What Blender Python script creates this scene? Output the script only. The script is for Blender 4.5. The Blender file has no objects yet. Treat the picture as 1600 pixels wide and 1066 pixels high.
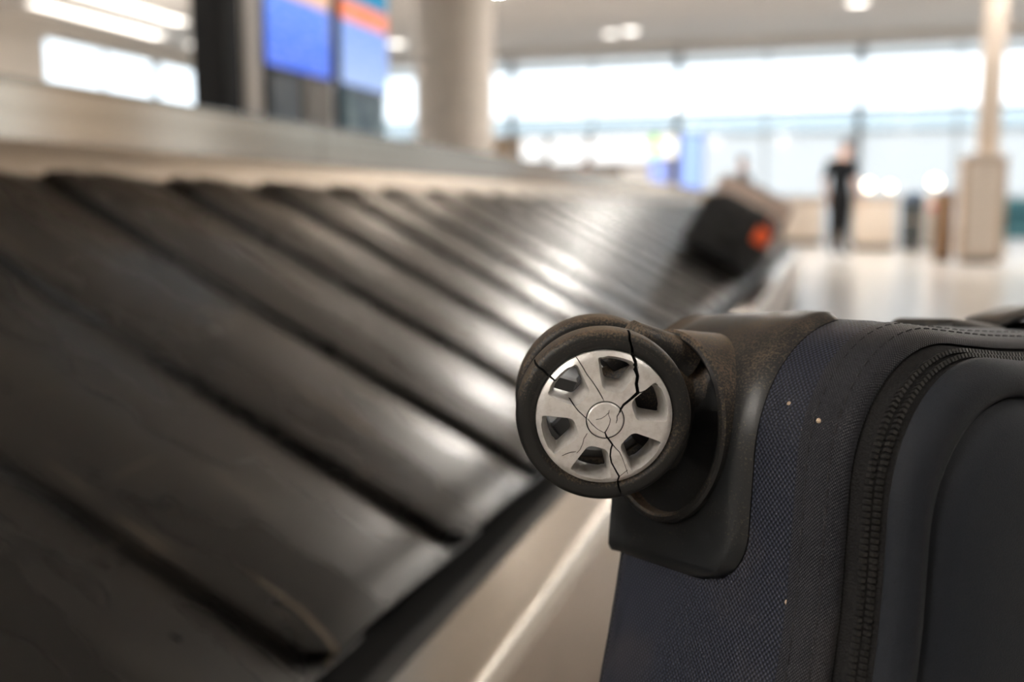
import bpy, bmesh, math, random
from mathutils import Vector, Matrix
random.seed(7)
S = bpy.context.scene
C = S.collection
PI = math.pi
R = math.radians

# ------------------------------------------------------------------ camera
YAW = R(17.6)
cam_d = bpy.data.cameras.new('camera')
cam = bpy.data.objects.new('camera', cam_d); C.objects.link(cam)
cam_d.sensor_width = 36.0
cam_d.lens = 35.01
cam_d.clip_start = 0.02; cam_d.clip_end = 400
cam.location = (0, 0, 0.70)
cam.rotation_euler = (R(90 - 7.5), 0, YAW)
cam_d.dof.use_dof = True
cam_d.dof.focus_distance = 0.311
cam_d.dof.aperture_fstop = 6.0
S.camera = cam

# ------------------------------------------------------------------ world, exposure
W = bpy.data.worlds.new('overcast_sky'); S.world = W
W.use_nodes = True
bg = W.node_tree.nodes['Background']
bg.inputs['Color'].default_value = (.86, .935, 1.0, 1)
bg.inputs['Strength'].default_value = 1.75
S.view_settings.view_transform = 'Standard'
S.view_settings.look = 'None'
S.view_settings.gamma = 1.0
S.view_settings.use_curve_mapping = False
S.view_settings.exposure = 0.65
LAMP = 44.0          # radiance of the added ceiling lamps out of view

# ------------------------------------------------------------------ materials
MATS = {}
def mat(name, col, rough=.5, metal=0., spec=.5, emit=None, estr=0., noise=None, bump=None, sheen=0., coat=0., aniso=0.):
    """noise=(scale, colour2, low, high[, stretch]) mixes a second colour; bump=(scale, strength)"""
    if name in MATS: return MATS[name]
    m = bpy.data.materials.new(name); m.use_nodes = True
    nt = m.node_tree; b = nt.nodes['Principled BSDF']
    b.inputs['Base Color'].default_value = (*col, 1)
    b.inputs['Roughness'].default_value = rough
    b.inputs['Metallic'].default_value = metal
    b.inputs['Specular IOR Level'].default_value = spec
    b.inputs['Sheen Weight'].default_value = sheen
    b.inputs['Coat Weight'].default_value = coat
    b.inputs['Anisotropic'].default_value = aniso
    if emit:
        b.inputs['Emission Color'].default_value = (*emit, 1)
        b.inputs['Emission Strength'].default_value = estr
    L = nt.links.new
    if noise or bump:
        tc = nt.nodes.new('ShaderNodeTexCoord')
    if noise:
        mp = nt.nodes.new('ShaderNodeMapping')
        if len(noise) > 4: mp.inputs['Scale'].default_value = noise[4]
        L(tc.outputs['Object'], mp.inputs['Vector'])
        n = nt.nodes.new('ShaderNodeTexNoise'); n.inputs['Scale'].default_value = noise[0]
        n.inputs['Detail'].default_value = 6; n.inputs['Roughness'].default_value = .62
        L(mp.outputs[0], n.inputs['Vector'])
        mr = nt.nodes.new('ShaderNodeMapRange')
        mr.inputs['From Min'].default_value = noise[2]; mr.inputs['From Max'].default_value = noise[3]
        L(n.outputs['Fac'], mr.inputs['Value'])
        mx = nt.nodes.new('ShaderNodeMix'); mx.data_type = 'RGBA'
        mx.inputs['A'].default_value = (*col, 1); mx.inputs['B'].default_value = (*noise[1], 1)
        L(mr.outputs['Result'], mx.inputs['Factor']); L(mx.outputs['Result'], b.inputs['Base Color'])
    if bump:
        n2 = nt.nodes.new('ShaderNodeTexNoise'); n2.inputs['Scale'].default_value = bump[0]
        n2.inputs['Detail'].default_value = 4
        L(tc.outputs['Object'], n2.inputs['Vector'])
        bp = nt.nodes.new('ShaderNodeBump'); bp.inputs['Strength'].default_value = bump[1]
        bp.inputs['Distance'].default_value = .001
        L(n2.outputs['Fac'], bp.inputs['Height']); L(bp.outputs['Normal'], b.inputs['Normal'])
    MATS[name] = m
    return m

def weave_mat(name, dark, light, pitch, rough=.55, dust=(.10, .075, .05)):
    """woven nylon: staggered raised threads laid out on the UV map (metres along the surface)"""
    m = bpy.data.materials.new(name); m.use_nodes = True
    nt = m.node_tree; b = nt.nodes['Principled BSDF']; L = nt.links.new
    N = nt.nodes.new
    uv = N('ShaderNodeUVMap'); sep = N('ShaderNodeSeparateXYZ'); L(uv.outputs[0], sep.inputs[0])
    def mth(op, a, v):
        n = N('ShaderNodeMath'); n.operation = op
        for i, q in enumerate((a, v)):
            if q is None: continue
            if isinstance(q, (int, float)): n.inputs[i].default_value = q
            else: L(q, n.inputs[i])
        return n.outputs[0]
    s1 = mth('COSINE', mth('MULTIPLY', sep.outputs['X'], 2 * PI / pitch), None); s2 = mth('COSINE', mth('MULTIPLY', sep.outputs['Y'], 2 * PI / (pitch * .8)), None)
    h = mth('MULTIPLY_ADD', mth('MULTIPLY', s1, s2), .5); 
    h.node.inputs[2].default_value = .5
    mr = N('ShaderNodeMapRange'); mr.inputs['From Min'].default_value = .45; mr.inputs['From Max'].default_value = .95
    L(h, mr.inputs['Value'])
    mx = N('ShaderNodeMix'); mx.data_type = 'RGBA'
    mx.inputs['A'].default_value = (*dark, 1); mx.inputs['B'].default_value = (*light, 1)
    L(mr.outputs['Result'], mx.inputs['Factor'])
    tc = N('ShaderNodeTexCoord')
    n1 = N('ShaderNodeTexNoise'); n1.inputs['Scale'].default_value = 14; n1.inputs['Detail'].default_value = 5
    L(tc.outputs['Object'], n1.inputs['Vector'])
    m1 = N('ShaderNodeMapRange'); m1.inputs['From Min'].default_value = .5; m1.inputs['From Max'].default_value = .8
    m1.inputs['To Max'].default_value = .35
    L(n1.outputs['Fac'], m1.inputs['Value'])
    mx2 = N('ShaderNodeMix'); mx2.data_type = 'RGBA'; mx2.inputs['B'].default_value = (*dust, 1)
    L(m1.outputs['Result'], mx2.inputs['Factor']); L(mx.outputs['Result'], mx2.inputs['A'])
    L(mx2.outputs['Result'], b.inputs['Base Color'])
    bp = N('ShaderNodeBump'); bp.inputs['Strength'].default_value = .55; bp.inputs['Distance'].default_value = .0004
    L(h, bp.inputs['Height']); L(bp.outputs['Normal'], b.inputs['Normal'])
    b.inputs['Roughness'].default_value = rough; b.inputs['Specular IOR Level'].default_value = .28
    b.inputs['Sheen Weight'].default_value = .16; b.inputs['Sheen Roughness'].default_value = .35
    return m

def dusty_mat(name, col, dust, rough, lo, hi, speck=900, up=.55):
    """black moulded plastic with fine grit: speckle plus soft film that settles on upward faces"""
    m = bpy.data.materials.new(name); m.use_nodes = True
    nt = m.node_tree; b = nt.nodes['Principled BSDF']; L = nt.links.new; N = nt.nodes.new
    tc = N('ShaderNodeTexCoord'); geo = N('ShaderNodeNewGeometry'); sep = N('ShaderNodeSeparateXYZ')
    L(geo.outputs['Normal'], sep.inputs[0])
    n1 = N('ShaderNodeTexNoise'); n1.inputs['Scale'].default_value = speck; n1.inputs['Detail'].default_value = 3
    L(tc.outputs['Object'], n1.inputs['Vector'])
    n2 = N('ShaderNodeTexNoise'); n2.inputs['Scale'].default_value = 60; n2.inputs['Detail'].default_value = 5
    L(tc.outputs['Object'], n2.inputs['Vector'])
    r1 = N('ShaderNodeMapRange'); r1.inputs['From Min'].default_value = lo; r1.inputs['From Max'].default_value = hi
    a = N('ShaderNodeMath'); a.operation = 'MULTIPLY_ADD'; a.inputs[1].default_value = .6
    L(n1.outputs['Fac'], a.inputs[0])
    a2 = N('ShaderNodeMath'); a2.operation = 'MULTIPLY'; a2.inputs[1].default_value = .4
    L(n2.outputs['Fac'], a2.inputs[0]); L(a2.outputs[0], a.inputs[2])
    a3 = N('ShaderNodeMath'); a3.operation = 'MULTIPLY_ADD'; a3.inputs[1].default_value = .16 * up
    L(sep.outputs['Z'], a3.inputs[0]); L(a.outputs[0], a3.inputs[2])
    L(a3.outputs[0], r1.inputs['Value'])
    mx = N('ShaderNodeMix'); mx.data_type = 'RGBA'
    mx.inputs['A'].default_value = (*col, 1); mx.inputs['B'].default_value = (*dust, 1)
    L(r1.outputs['Result'], mx.inputs['Factor']); L(mx.outputs['Result'], b.inputs['Base Color'])
    r2 = N('ShaderNodeMapRange'); r2.inputs['To Min'].default_value = rough; r2.inputs['To Max'].default_value = .8
    L(r1.outputs['Result'], r2.inputs['Value']); L(r2.outputs['Result'], b.inputs['Roughness'])
    b.inputs['Specular IOR Level'].default_value = .38
    bp = N('ShaderNodeBump'); bp.inputs['Strength'].default_value = .12; bp.inputs['Distance'].default_value = .0003
    L(n1.outputs['Fac'], bp.inputs['Height']); L(bp.outputs['Normal'], b.inputs['Normal'])
    return m

def glass_mat(name, tint, refl=.06, frost=0.):
    m = bpy.data.materials.new(name); m.use_nodes = True
    nt = m.node_tree; nt.nodes.clear(); N = nt.nodes.new; L = nt.links.new
    o = N('ShaderNodeOutputMaterial'); t = N('ShaderNodeBsdfTransparent'); t.inputs[0].default_value = (*tint, 1)
    g = N('ShaderNodeBsdfGlossy'); g.inputs['Roughness'].default_value = .05
    mx = N('ShaderNodeMixShader'); mx.inputs[0].default_value = refl
    src = t
    if frost:
        tl = N('ShaderNodeBsdfTranslucent'); tl.inputs[0].default_value = (*tint, 1)
        m2 = N('ShaderNodeMixShader'); m2.inputs[0].default_value = frost
        L(t.outputs[0], m2.inputs[1]); L(tl.outputs[0], m2.inputs[2]); src = m2
    L(src.outputs[0], mx.inputs[1]); L(g.outputs[0], mx.inputs[2]); L(mx.outputs[0], o.inputs[0])
    return m

def screen_mat(name, base, band, low):
    """lit display: object-space z picks header band, rows of paler entries"""
    m = bpy.data.materials.new(name); m.use_nodes = True
    nt = m.node_tree; nt.nodes.clear(); N = nt.nodes.new; L = nt.links.new
    o = N('ShaderNodeOutputMaterial'); e = N('ShaderNodeEmission')
    tc = N('ShaderNodeTexCoord'); sep = N('ShaderNodeSeparateXYZ'); L(tc.outputs['Object'], sep.inputs[0])
    cr = N('ShaderNodeValToRGB'); cr.color_ramp.interpolation = 'LINEAR'
    el = cr.color_ramp.elements
    el[0].position = 0; el[0].color = (*low, 1); el[1].position = 1; el[1].color = (.05, .28, .45, 1)
    for p, c in ((.30, base), (.345, base), (.36, band), (.45, band), (.47, (.03, .22, .38))):
        q = el.new(p); q.color = (*c, 1)
    L(sep.outputs['Z'], cr.inputs[0])
    w = N('ShaderNodeTexNoise'); w.inputs['Scale'].default_value = 9; w.inputs['Detail'].default_value = 2
    mp = N('ShaderNodeMapping'); mp.inputs['Scale'].default_value = (1, 1, 6)
    L(tc.outputs['Object'], mp.inputs[0]); L(mp.outputs[0], w.inputs['Vector'])
    r = N('ShaderNodeMapRange'); r.inputs['From Min'].default_value = .55; r.inputs['From Max'].default_value = .7
    r.inputs['To Max'].default_value = .35
    L(w.outputs['Fac'], r.inputs['Value'])
    mx = N('ShaderNodeMix'); mx.data_type = 'RGBA'; mx.inputs['B'].default_value = (.8, .8, .95, 1)
    L(r.outputs['Result'], mx.inputs['Factor']); L(cr.outputs[0], mx.inputs['A'])
    L(mx.outputs['Result'], e.inputs[0]); e.inputs[1].default_value = 1.0
    L(e.outputs[0], o.inputs[0])
    return m

STEEL = mat('brushed_steel', (.62, .565, .50), .24, 1., noise=(3, (.50, .45, .395), .4, .7, (1, .15, 12)))
STEEL_P = mat('brown_reflection_steel', (.37, .305, .24), .15, 1., noise=(3, (.29, .24, .185), .4, .7, (1, .15, 12)))  # dim brown hall reflection is mixed into this base colour
STEEL_S = mat('satin_steel', (.38, .32, .26), .36, 1., noise=(5, (.32, .27, .22), .4, .7))
def belt_mat():
    m = bpy.data.materials.new('belt_rubber'); m.use_nodes = True
    nt = m.node_tree; b = nt.nodes['Principled BSDF']; L = nt.links.new; N = nt.nodes.new
    geo = N('ShaderNodeNewGeometry')
    def noise(scale, sc, lo, hi, det=5, rot=0.):
        mp = N('ShaderNodeMapping'); mp.inputs['Scale'].default_value = sc; mp.inputs['Rotation'].default_value = (0, 0, rot)
        L(geo.outputs['Position'], mp.inputs['Vector'])
        n = N('ShaderNodeTexNoise'); n.inputs['Scale'].default_value = scale; n.inputs['Detail'].default_value = det
        L(mp.outputs[0], n.inputs['Vector'])
        r = N('ShaderNodeMapRange'); r.inputs['From Min'].default_value = lo; r.inputs['From Max'].default_value = hi
        L(n.outputs['Fac'], r.inputs['Value']); return r.outputs['Result'], n.outputs['Fac']
    worn, worn_h = noise(4.5, (1, 2.2, 1), .48, .78)
    scr1, _ = noise(3.0, (1.2, 22, 1.2), .665, .72, 3, .25)
    scr2, _ = noise(2.4, (18, 1.4, 18), .675, .73, 3, -.5)
    def mix(f, a, col):
        x = N('ShaderNodeMix'); x.data_type = 'RGBA'; x.inputs['B'].default_value = (*col, 1)
        if isinstance(a, tuple): x.inputs['A'].default_value = (*a, 1)
        else: L(a, x.inputs['A'])
        L(f, x.inputs['Factor']); return x.outputs['Result']
    c = mix(worn, (.0055, .005, .0045), (.019, .0165, .0125))
    c = mix(scr1, c, (.085, .066, .046)); c = mix(scr2, c, (.070, .057, .042))
    L(c, b.inputs['Base Color'])
    rr_ = N('ShaderNodeMapRange'); rr_.inputs['To Min'].default_value = .27; rr_.inputs['To Max'].default_value = .42
    L(worn, rr_.inputs['Value']); L(rr_.outputs['Result'], b.inputs['Roughness'])
    b.inputs['Specular IOR Level'].default_value = .38
    bp = N('ShaderNodeBump'); bp.inputs['Strength'].default_value = .12; bp.inputs['Distance'].default_value = .003
    L(worn_h, bp.inputs['Height']); L(bp.outputs['Normal'], b.inputs['Normal'])
    return m
RUBBER = belt_mat()
BLACKR = mat('black_rubber', (.012, .012, .012), .5)
DARKM = mat('dark_metal', (.02, .02, .02), .6)
FLOOR = mat('polished_terrazzo', (.61, .58, .55), .22, 0, .5, noise=(2.5, (.54, .51, .485), .4, .65))
CEIL = mat('ceiling_paint', (.66, .615, .57), .8)
WALL = mat('wall_paint', (.62, .56, .49), .75)
TAN = mat('tan_laminate', (.40, .30, .21), .5)
BEIGE = mat('beige_laminate', (.58, .50, .42), .5)
WHITEP = mat('white_paint', (.72, .67, .61), .5)
ALU = mat('window_aluminium', (.42, .45, .47), .45, .3)
CONC = mat('plaster_column', (.52, .48, .43), .7, noise=(2, (.47, .43, .39), .4, .7))
LAMPS = mat('soft_lamp_diffuser', (.9, .9, .9), .5, emit=(1, .94, .86), estr=3.0)
LAMPM = mat('lamp_diffuser', (.9, .9, .9), .5, emit=(1, .955, .895), estr=LAMP)
WARMG = mat('warm_globe', (.9, .85, .75), .5, emit=(1, .86, .66), estr=4)
GLASS = glass_mat('clear_glass', (.97, .99, 1.0))
GLASSB = glass_mat('tinted_spandrel_glass', (.66, .71, .73), .06, .25)
FROST = glass_mat('frosted_glass', (.72, .72, .715), .05, .45)
BLK = mat('black_paint', (.007, .007, .008), .6, spec=.2)

# ------------------------------------------------------------------ mesh helpers
class MB:
    def __init__(s): s.v = []; s.f = []; s.m = []; s.uv = None
    def add(s, vs, fs, mi=0):
        o = len(s.v); s.v += [tuple(p) for p in vs]
        for f in fs: s.f.append(tuple(i + o for i in f)); s.m.append(mi)
        return s
    def box(s, x0, x1, y0, y1, z0, z1, bev=0., mi=0, M=None):
        if bev <= 0:
            vs = [Vector((x, y, z)) for x in (x0, x1) for y in (y0, y1) for z in (z0, z1)]
            fs = [(0, 1, 3, 2), (4, 6, 7, 5), (0, 4, 5, 1), (2, 3, 7, 6), (0, 2, 6, 4), (1, 5, 7, 3)]
        else:
            bm = bmesh.new(); bmesh.ops.create_cube(bm, size=1)
            for v in bm.verts:
                v.co = Vector(((x0 + x1) / 2 + v.co.x * (x1 - x0), (y0 + y1) / 2 + v.co.y * (y1 - y0), (z0 + z1) / 2 + v.co.z * (z1 - z0)))
            bmesh.ops.bevel(bm, geom=bm.edges[:] , offset=bev, segments=3, profile=.5, affect='EDGES')
            bm.verts.index_update()
            vs = [v.co.copy() for v in bm.verts]; fs = [tuple(v.index for v in f.verts) for f in bm.faces]; bm.free()
        if M is not None: vs = [M @ v for v in vs]
        return s.add(vs, fs, mi)
    def lathe(s, prof, seg=48, M=None, closed=False, mi=0, cap=True):
        """prof: (r, z) list; axis z"""
        n = len(prof); vs = []; fs = []
        for i in range(seg):
            a = 2 * PI * i / seg
            for r, z in prof: vs.append(Vector((r * math.cos(a), r * math.sin(a), z)))
        for i in range(seg):
            j = (i + 1) % seg
            for k in range(n - (0 if closed else 1)):
                k2 = (k + 1) % n
                fs.append((i * n + k, j * n + k, j * n + k2, i * n + k2))
        if cap and not closed:
            fs.append(tuple(i * n for i in range(seg))[::-1]); fs.append(tuple(i * n + n - 1 for i in range(seg)))
        if M is not None: vs = [M @ v for v in vs]
        return s.add(vs, fs, mi)
    def tube(s, pts, rad, seg=12, mi=0, cap=True, flat=1., up=Vector((0, 0, 1))):
        pts = [Vector(p) for p in pts]; n = len(pts); vs = []; fs = []
        for i, p in enumerate(pts):
            t = (pts[min(i + 1, n - 1)] - pts[max(i - 1, 0)]).normalized()
            x = t.cross(up)
            if x.length < 1e-4: x = t.cross(Vector((1, 0, 0)))
            x.normalize(); y = x.cross(t)
            r = rad[i] if isinstance(rad, (list, tuple)) else rad
            for k in range(seg):
                a = 2 * PI * k / seg; vs.append(p + x * r * math.cos(a) + y * r * flat * math.sin(a))
        for i in range(n - 1):
            for k in range(seg):
                k2 = (k + 1) % seg; fs.append((i * seg + k, i * seg + k2, (i + 1) * seg + k2, (i + 1) * seg + k))
        if cap: fs.append(tuple(range(seg))[::-1]); fs.append(tuple((n - 1) * seg + k for k in range(seg)))
        return s.add(vs, fs, mi)
    def loft(s, loops, closed=True, cap0=False, cap1=False, mi=0):
        n = len(loops[0]); vs = [Vector(p) for l in loops for p in l]; fs = []
        for i in range(len(loops) - 1):
            for k in range(n if closed else n - 1):
                k2 = (k + 1) % n; fs.append((i * n + k, i * n + k2, (i + 1) * n + k2, (i + 1) * n + k))
        if cap0: fs.append(tuple(range(n))[::-1])
        if cap1: fs.append(tuple((len(loops) - 1) * n + k for k in range(n)))
        return s.add(vs, fs, mi)
    def mesh(s, name, mats, smooth=None):
        me = bpy.data.meshes.new(name); me.from_pydata(s.v, [], s.f)
        for m in (mats if isinstance(mats, (list, tuple)) else [mats]): me.materials.append(m)
        me.polygons.foreach_set('material_index', s.m)
        bm = bmesh.new(); bm.from_mesh(me); bmesh.ops.recalc_face_normals(bm, faces=bm.faces); bm.to_mesh(me); bm.free()
        if smooth is not None:
            me.polygons.foreach_set('use_smooth', [True] * len(me.polygons)); me.set_sharp_from_angle(angle=R(smooth))
        me.update(); return me
    def build(s, name, mats, parent=None, smooth=None, M=None):
        return link(name, s.mesh(name, mats, smooth), parent, M)

def link(name, me, parent=None, M=None):
    o = bpy.data.objects.new(name, me); C.objects.link(o)
    if parent: o.parent = parent
    if M is not None: o.matrix_local = M
    return o
def tag(o, label, cat, group=None):
    o['label'] = label; o['category'] = cat
    if group: o['group'] = group
    return o
def thing(name, label, cat, loc=(0, 0, 0), rz=0, M=None, group=None):
    o = bpy.data.objects.new(name, None); C.objects.link(o)
    if M is not None: o.matrix_world = M
    else: o.location = loc; o.rotation_euler = (0, 0, rz)
    o.empty_display_size = .05
    return tag(o, label, cat, group)
def struct(o): o['kind'] = 'structure'; return o
def copy_tree(o, parent=None):
    c = o.copy(); C.objects.link(c); c.parent = parent
    for ch in list(o.children): copy_tree(ch, c)
    return c
def boolean(o, cutters, transfer=True):
    for k in cutters:
        md = o.modifiers.new('cut', 'BOOLEAN'); md.operation = 'DIFFERENCE'; md.object = k; md.solver = 'EXACT'
        if transfer: md.material_mode = 'TRANSFER'
    dg = bpy.context.evaluated_depsgraph_get()
    me = bpy.data.meshes.new_from_object(o.evaluated_get(dg)); o.modifiers.clear(); o.data = me
    return o

# ================================================================== THE HALL
X0, X1, Y0, Y1, ZC = -16.0, 13.0, -9.0, 25.3, 4.75
struct(MB().box(X0 - .3, X1 + .3, Y0 - .3, Y1 + .3, -.15, 0).build('floor', FLOOR))
struct(MB().box(X0 - .3, X1 + .3, Y0 - .3, Y1 + .3, ZC, ZC + .2).build('ceiling', CEIL))
struct(MB().box(-90, 90, -60, 120, -.6, -.5).build('ground', mat('apron_concrete', (.55, .55, .53), .9)))
# back and right walls: plain, the right one opened for bays added for their reflections
struct(MB().box(X0, X1, Y0 - .3, Y0, 0, ZC).build('wall_near', WALL))
struct(MB().box(X1, X1 + .3, Y0, 12.8, 0, ZC).box(X1, X1 + .3, 16.6, 20.3, 0, ZC).box(X1, X1 + .3, 22.8, Y1, 0, ZC)
       .box(X1, X1 + .3, 12.8, 16.6, 0, .6).box(X1, X1 + .3, 12.8, 16.6, 4.2, ZC).box(X1, X1 + .3, 20.3, 22.8, 0, .6).box(X1, X1 + .3, 20.3, 22.8, 4.2, ZC).build('wall_right', WALL))
# left wall: solid below 1.0 and above 4.35, glazed between
wl = struct(MB().box(X0 - .3, X0, Y0, Y1, 0, 1.0).box(X0 - .3, X0, Y0, Y1, 4.35, ZC).build('wall_left', WALL))
# far wall: header above 4.55, tan service wall at lower left
struct(MB().box(X0, X1, Y1, Y1 + .3, 4.55, ZC).build('wall_far', WALL))

def window(n, axis, a0, a1, z0, z1, rows, cols, glassrow):
    """a window bay with frame, mullions and one pane per field; axis 'y' = in the far wall, 'x' = in the left wall"""
    root = bpy.data.objects.new('window_%d' % n, None); C.objects.link(root); root['kind'] = 'structure'
    def bar(p0, p1, q0, q1, w=.10, name='mullion'):
        if axis == 'y': MB().box(p0, p1, Y1 + .02, Y1 + .02 + w, q0, q1).build(name, ALU, root)
        elif axis == 'r': MB().box(X1 + .02, X1 + .02 + w, p0, p1, q0, q1).build(name, ALU, root)
        else: MB().box(X0 - .02 - w, X0 - .02, p0, p1, q0, q1).build(name, ALU, root)
    t = .045
    bar(a0 - t, a0 + t * 1.6, z0, z1, .16, 'window_frame'); bar(a1 - t * 1.6, a1 + t, z0, z1, .16, 'window_frame')
    for z in rows: bar(a0, a1, z - .035, z + .035, .12, 'transom')
    for k in range(1, cols):
        a = a0 + (a1 - a0) * k / cols; bar(a - .02, a + .02, z0, z1, .08)
    for i in range(len(rows) - 1):
        for k in range(cols):
            p0 = a0 + (a1 - a0) * k / cols + .02; p1 = a0 + (a1 - a0) * (k + 1) / cols - .02
            g = glassrow[i]
            if axis == 'y': MB().box(p0, p1, Y1 + .06, Y1 + .07, rows[i] + .03, rows[i + 1] - .03).build('pane', g, root)
            elif axis == 'r': MB().box(X1 + .06, X1 + .07, p0, p1, rows[i] + .03, rows[i + 1] - .03).build('pane', g, root)
            else: MB().box(X0 - .07, X0 - .06, p0, p1, rows[i] + .03, rows[i + 1] - .03).build('pane', g, root)
n = 1
for s0 in (-16.0, -12.4, -8.05, -3.72, .55, 4.85, 9.15):
    s1 = {-16.0: -12.4, -12.4: -8.05, -8.05: -3.72, -3.72: .55, .55: 4.85, 4.85: 9.15, 9.15: 13.0}[s0]
    if s0 < -5:
        window(n, 'y', s0, s1, 2.62, 4.55, [2.62, 3.05, 4.25, 4.55], 2, [GLASSB, GLASS, FROST])
    else:
        window(n, 'y', s0, s1, 0.0, 4.55, [.05, 1.0, 2.55, 3.05, 4.25, 4.55], 2, [FROST, FROST, GLASSB, GLASS, FROST])
    n += 1
for k in range(9):
    y0 = Y0 + k * 3.81
    if k in (5, 6):
        struct(MB().box(X0 - .3, X0, y0, y0 + 3.81, 1.0, 4.35).build('wall_left_bay', WALL)); continue
    window(n, 'x', y0, y0 + 3.81, 1.0, 4.35, [1.0, 2.4, 4.35], 2, [FROST, GLASS]); n += 1
for y0, y1 in ((12.8, 16.6), (20.3, 22.8)):  # unseen windows, added to put bright patches in the island panel reflections
    window(n, 'r', y0, y1, .6, 4.2, [.6, 4.2], 2, [GLASS]); n += 1
struct(MB().box(X0, -3.72, Y1, Y1 + .25, 0, 2.60).build('wall_service', TAN))
struct(MB().box(X0, X1, Y1 - .35, Y1 - .02, 4.55, ZC - .002).build('trim_1', mat('bulkhead', (.66, .62, .57), .8)))

# ceiling lamps -------------------------------------------------------
def linear_lamp(x, y, length, label, lm=LAMPM):
    t = thing('linear_ceiling_light', label, 'ceiling light', (x, y, ZC), group='linear ceiling lights')
    MB().box(-.17, .17, -length / 2, length / 2, -.42, -.385, .004).build('housing', WHITEP, t)
    MB().box(-.14, .14, -length / 2 + .03, length / 2 - .03, -.430, -.419).build('diffuser', lm, t)
    MB().box(-.14, .14, -length / 2 + .03, length / 2 - .03, -.386, -.375).build('uplight_diffuser', lm, t)  # upward glow added to brighten the ceiling
    for sy in (-1, 1): MB().tube([(0, sy * length * .35, -.39), (0, sy * length * .35, -.0005)], .008, 8).build('suspension_rod', STEEL, t)
for x, y, ln, lb in ((-13.6, 16.6, 3.6, 'long bright linear ceiling light at the upper left of the picture'),
                 (-12.2, 15.4, 3.6, 'linear ceiling light beside the long one, cut by the top edge at upper left'),
                 ):
    linear_lamp(x, y, ln, lb, LAMPS)
for x, y in [(x, 15.0) for x in (-9.5, -5.5, -1.5, 2.5, 6.5, 10.5)] + [(x, y) for x in (-10.0, -6.0, -2.5) for y in (-4.0,)] + [(3.2, .2)]:  # unseen lamps, added far off and behind the camera for their light
    linear_lamp(x, y, .9 if x == 3.2 else 3.0, 'linear ceiling light over the hall, unseen and added for its light')  # the short one is added to lift the suitcase front
def down_lamp(x, y, r, label):
    t = thing('round_downlight', label, 'ceiling light', (x, y, ZC), group='round downlights')
    MB().lathe([(r * .9, -.001), (r * 1.15, -.001), (r * 1.15, -.03), (r * .9, -.05)], 24).build('rim', WHITEP, t, 40)
    MB().lathe([(.01, -.052), (r * .86, -.055), (r * .9, -.049), (.01, -.045)], 24).build('diffuser', LAMPS, t)
for x, y, r, lb in ((-15.0, 18.9, .12, 'small round downlight at the upper left, leftmost of the round lamps'),
                (-15.0, 21.6, .2, 'round downlight just left of the tall black post'),
                (-10.2, 22.9, .22, 'round downlight between the blue screens and the round column'),
                (-4.46, 22.9, .2, 'round downlight above the tall windows, right one of the close pair'),
                (-4.96, 23.1, .16, 'round downlight above the tall windows, left one of the close pair'),
                (.34, 21.16, .22, 'round downlight cut by the top edge of the picture at upper right')):
    down_lamp(x, y, r, lb)

# ================================================================== THE CAROUSEL
carousel = thing('baggage_carousel', 'sloping baggage carousel of black overlapping plates with a stainless steel rim', 'carousel', (0, 0, 0))
XI, YE, CXI, RI = -1.1, 9.0, -2.6, 1.5          # island edge, end of the straight, island centre, island radius
YS = -2.6
def path(off, nst=24, narc=40, half=False, ys=None, ye=None):
    pts = []
    ys = YS if ys is None else ys
    for i in range(nst + 1): pts.append(Vector((XI + off, ys + (YE - ys) * i / nst, 0)))
    for i in range(1, narc):
        b = PI * i / narc; pts.append(Vector((CXI + (RI + off) * math.cos(b), YE + (RI + off) * math.sin(b), 0)))
    for i in range(nst + 1): pts.append(Vector((-4.1 - off, YE + (ys - YE) * i / nst, 0)))
    return pts
def sweep(prof):
    """prof: closed (offset, z) polygon swept round the loop"""
    cols = [path(o) for o, z in prof]; n = len(cols[0])
    loops = [[cols[k][i] + Vector((0, 0, prof[k][1])) for k in range(len(prof))] for i in range(n)]
    return MB().loft(loops, True, True, True)
# rim rail with rounded outer edge, skirt, rubber bumper, channel, bed
ra = [(.800, .332), (.800, .3495), (.8015, .351), (.852, .352)]
for k in range(7):
    a = PI / 2 * (1 - k / 6); ra.append((.855 + .010 * math.cos(a), .342 + .010 * math.sin(a)))
ra += [(.865, .322), (.855, .318), (.855, .332)]
sweep(ra).build('rim_rail', STEEL, carousel, 35)
sweep([(.835, .33), (.852, .33), (.852, .06), (.835, .06)]).build('skirt', STEEL_S, carousel, 35)
sweep([(.80, .06), (.80, .0), (.815, .0), (.815, .06)]).build('plinth', DARKM, carousel)
bp_ = [(.772, .30), (.772, .338), (.776, .3455), (.786, .3475), (.796, .3455), (.7995, .338), (.7995, .30)]
sweep(bp_).build('bumper', BLACKR, carousel, 40)
sweep([(.02, .60), (.02, .66), (.70, .31), (.80, .29), (.80, .27), (.70, .27)]).build('bed', DARKM, carousel)
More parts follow.
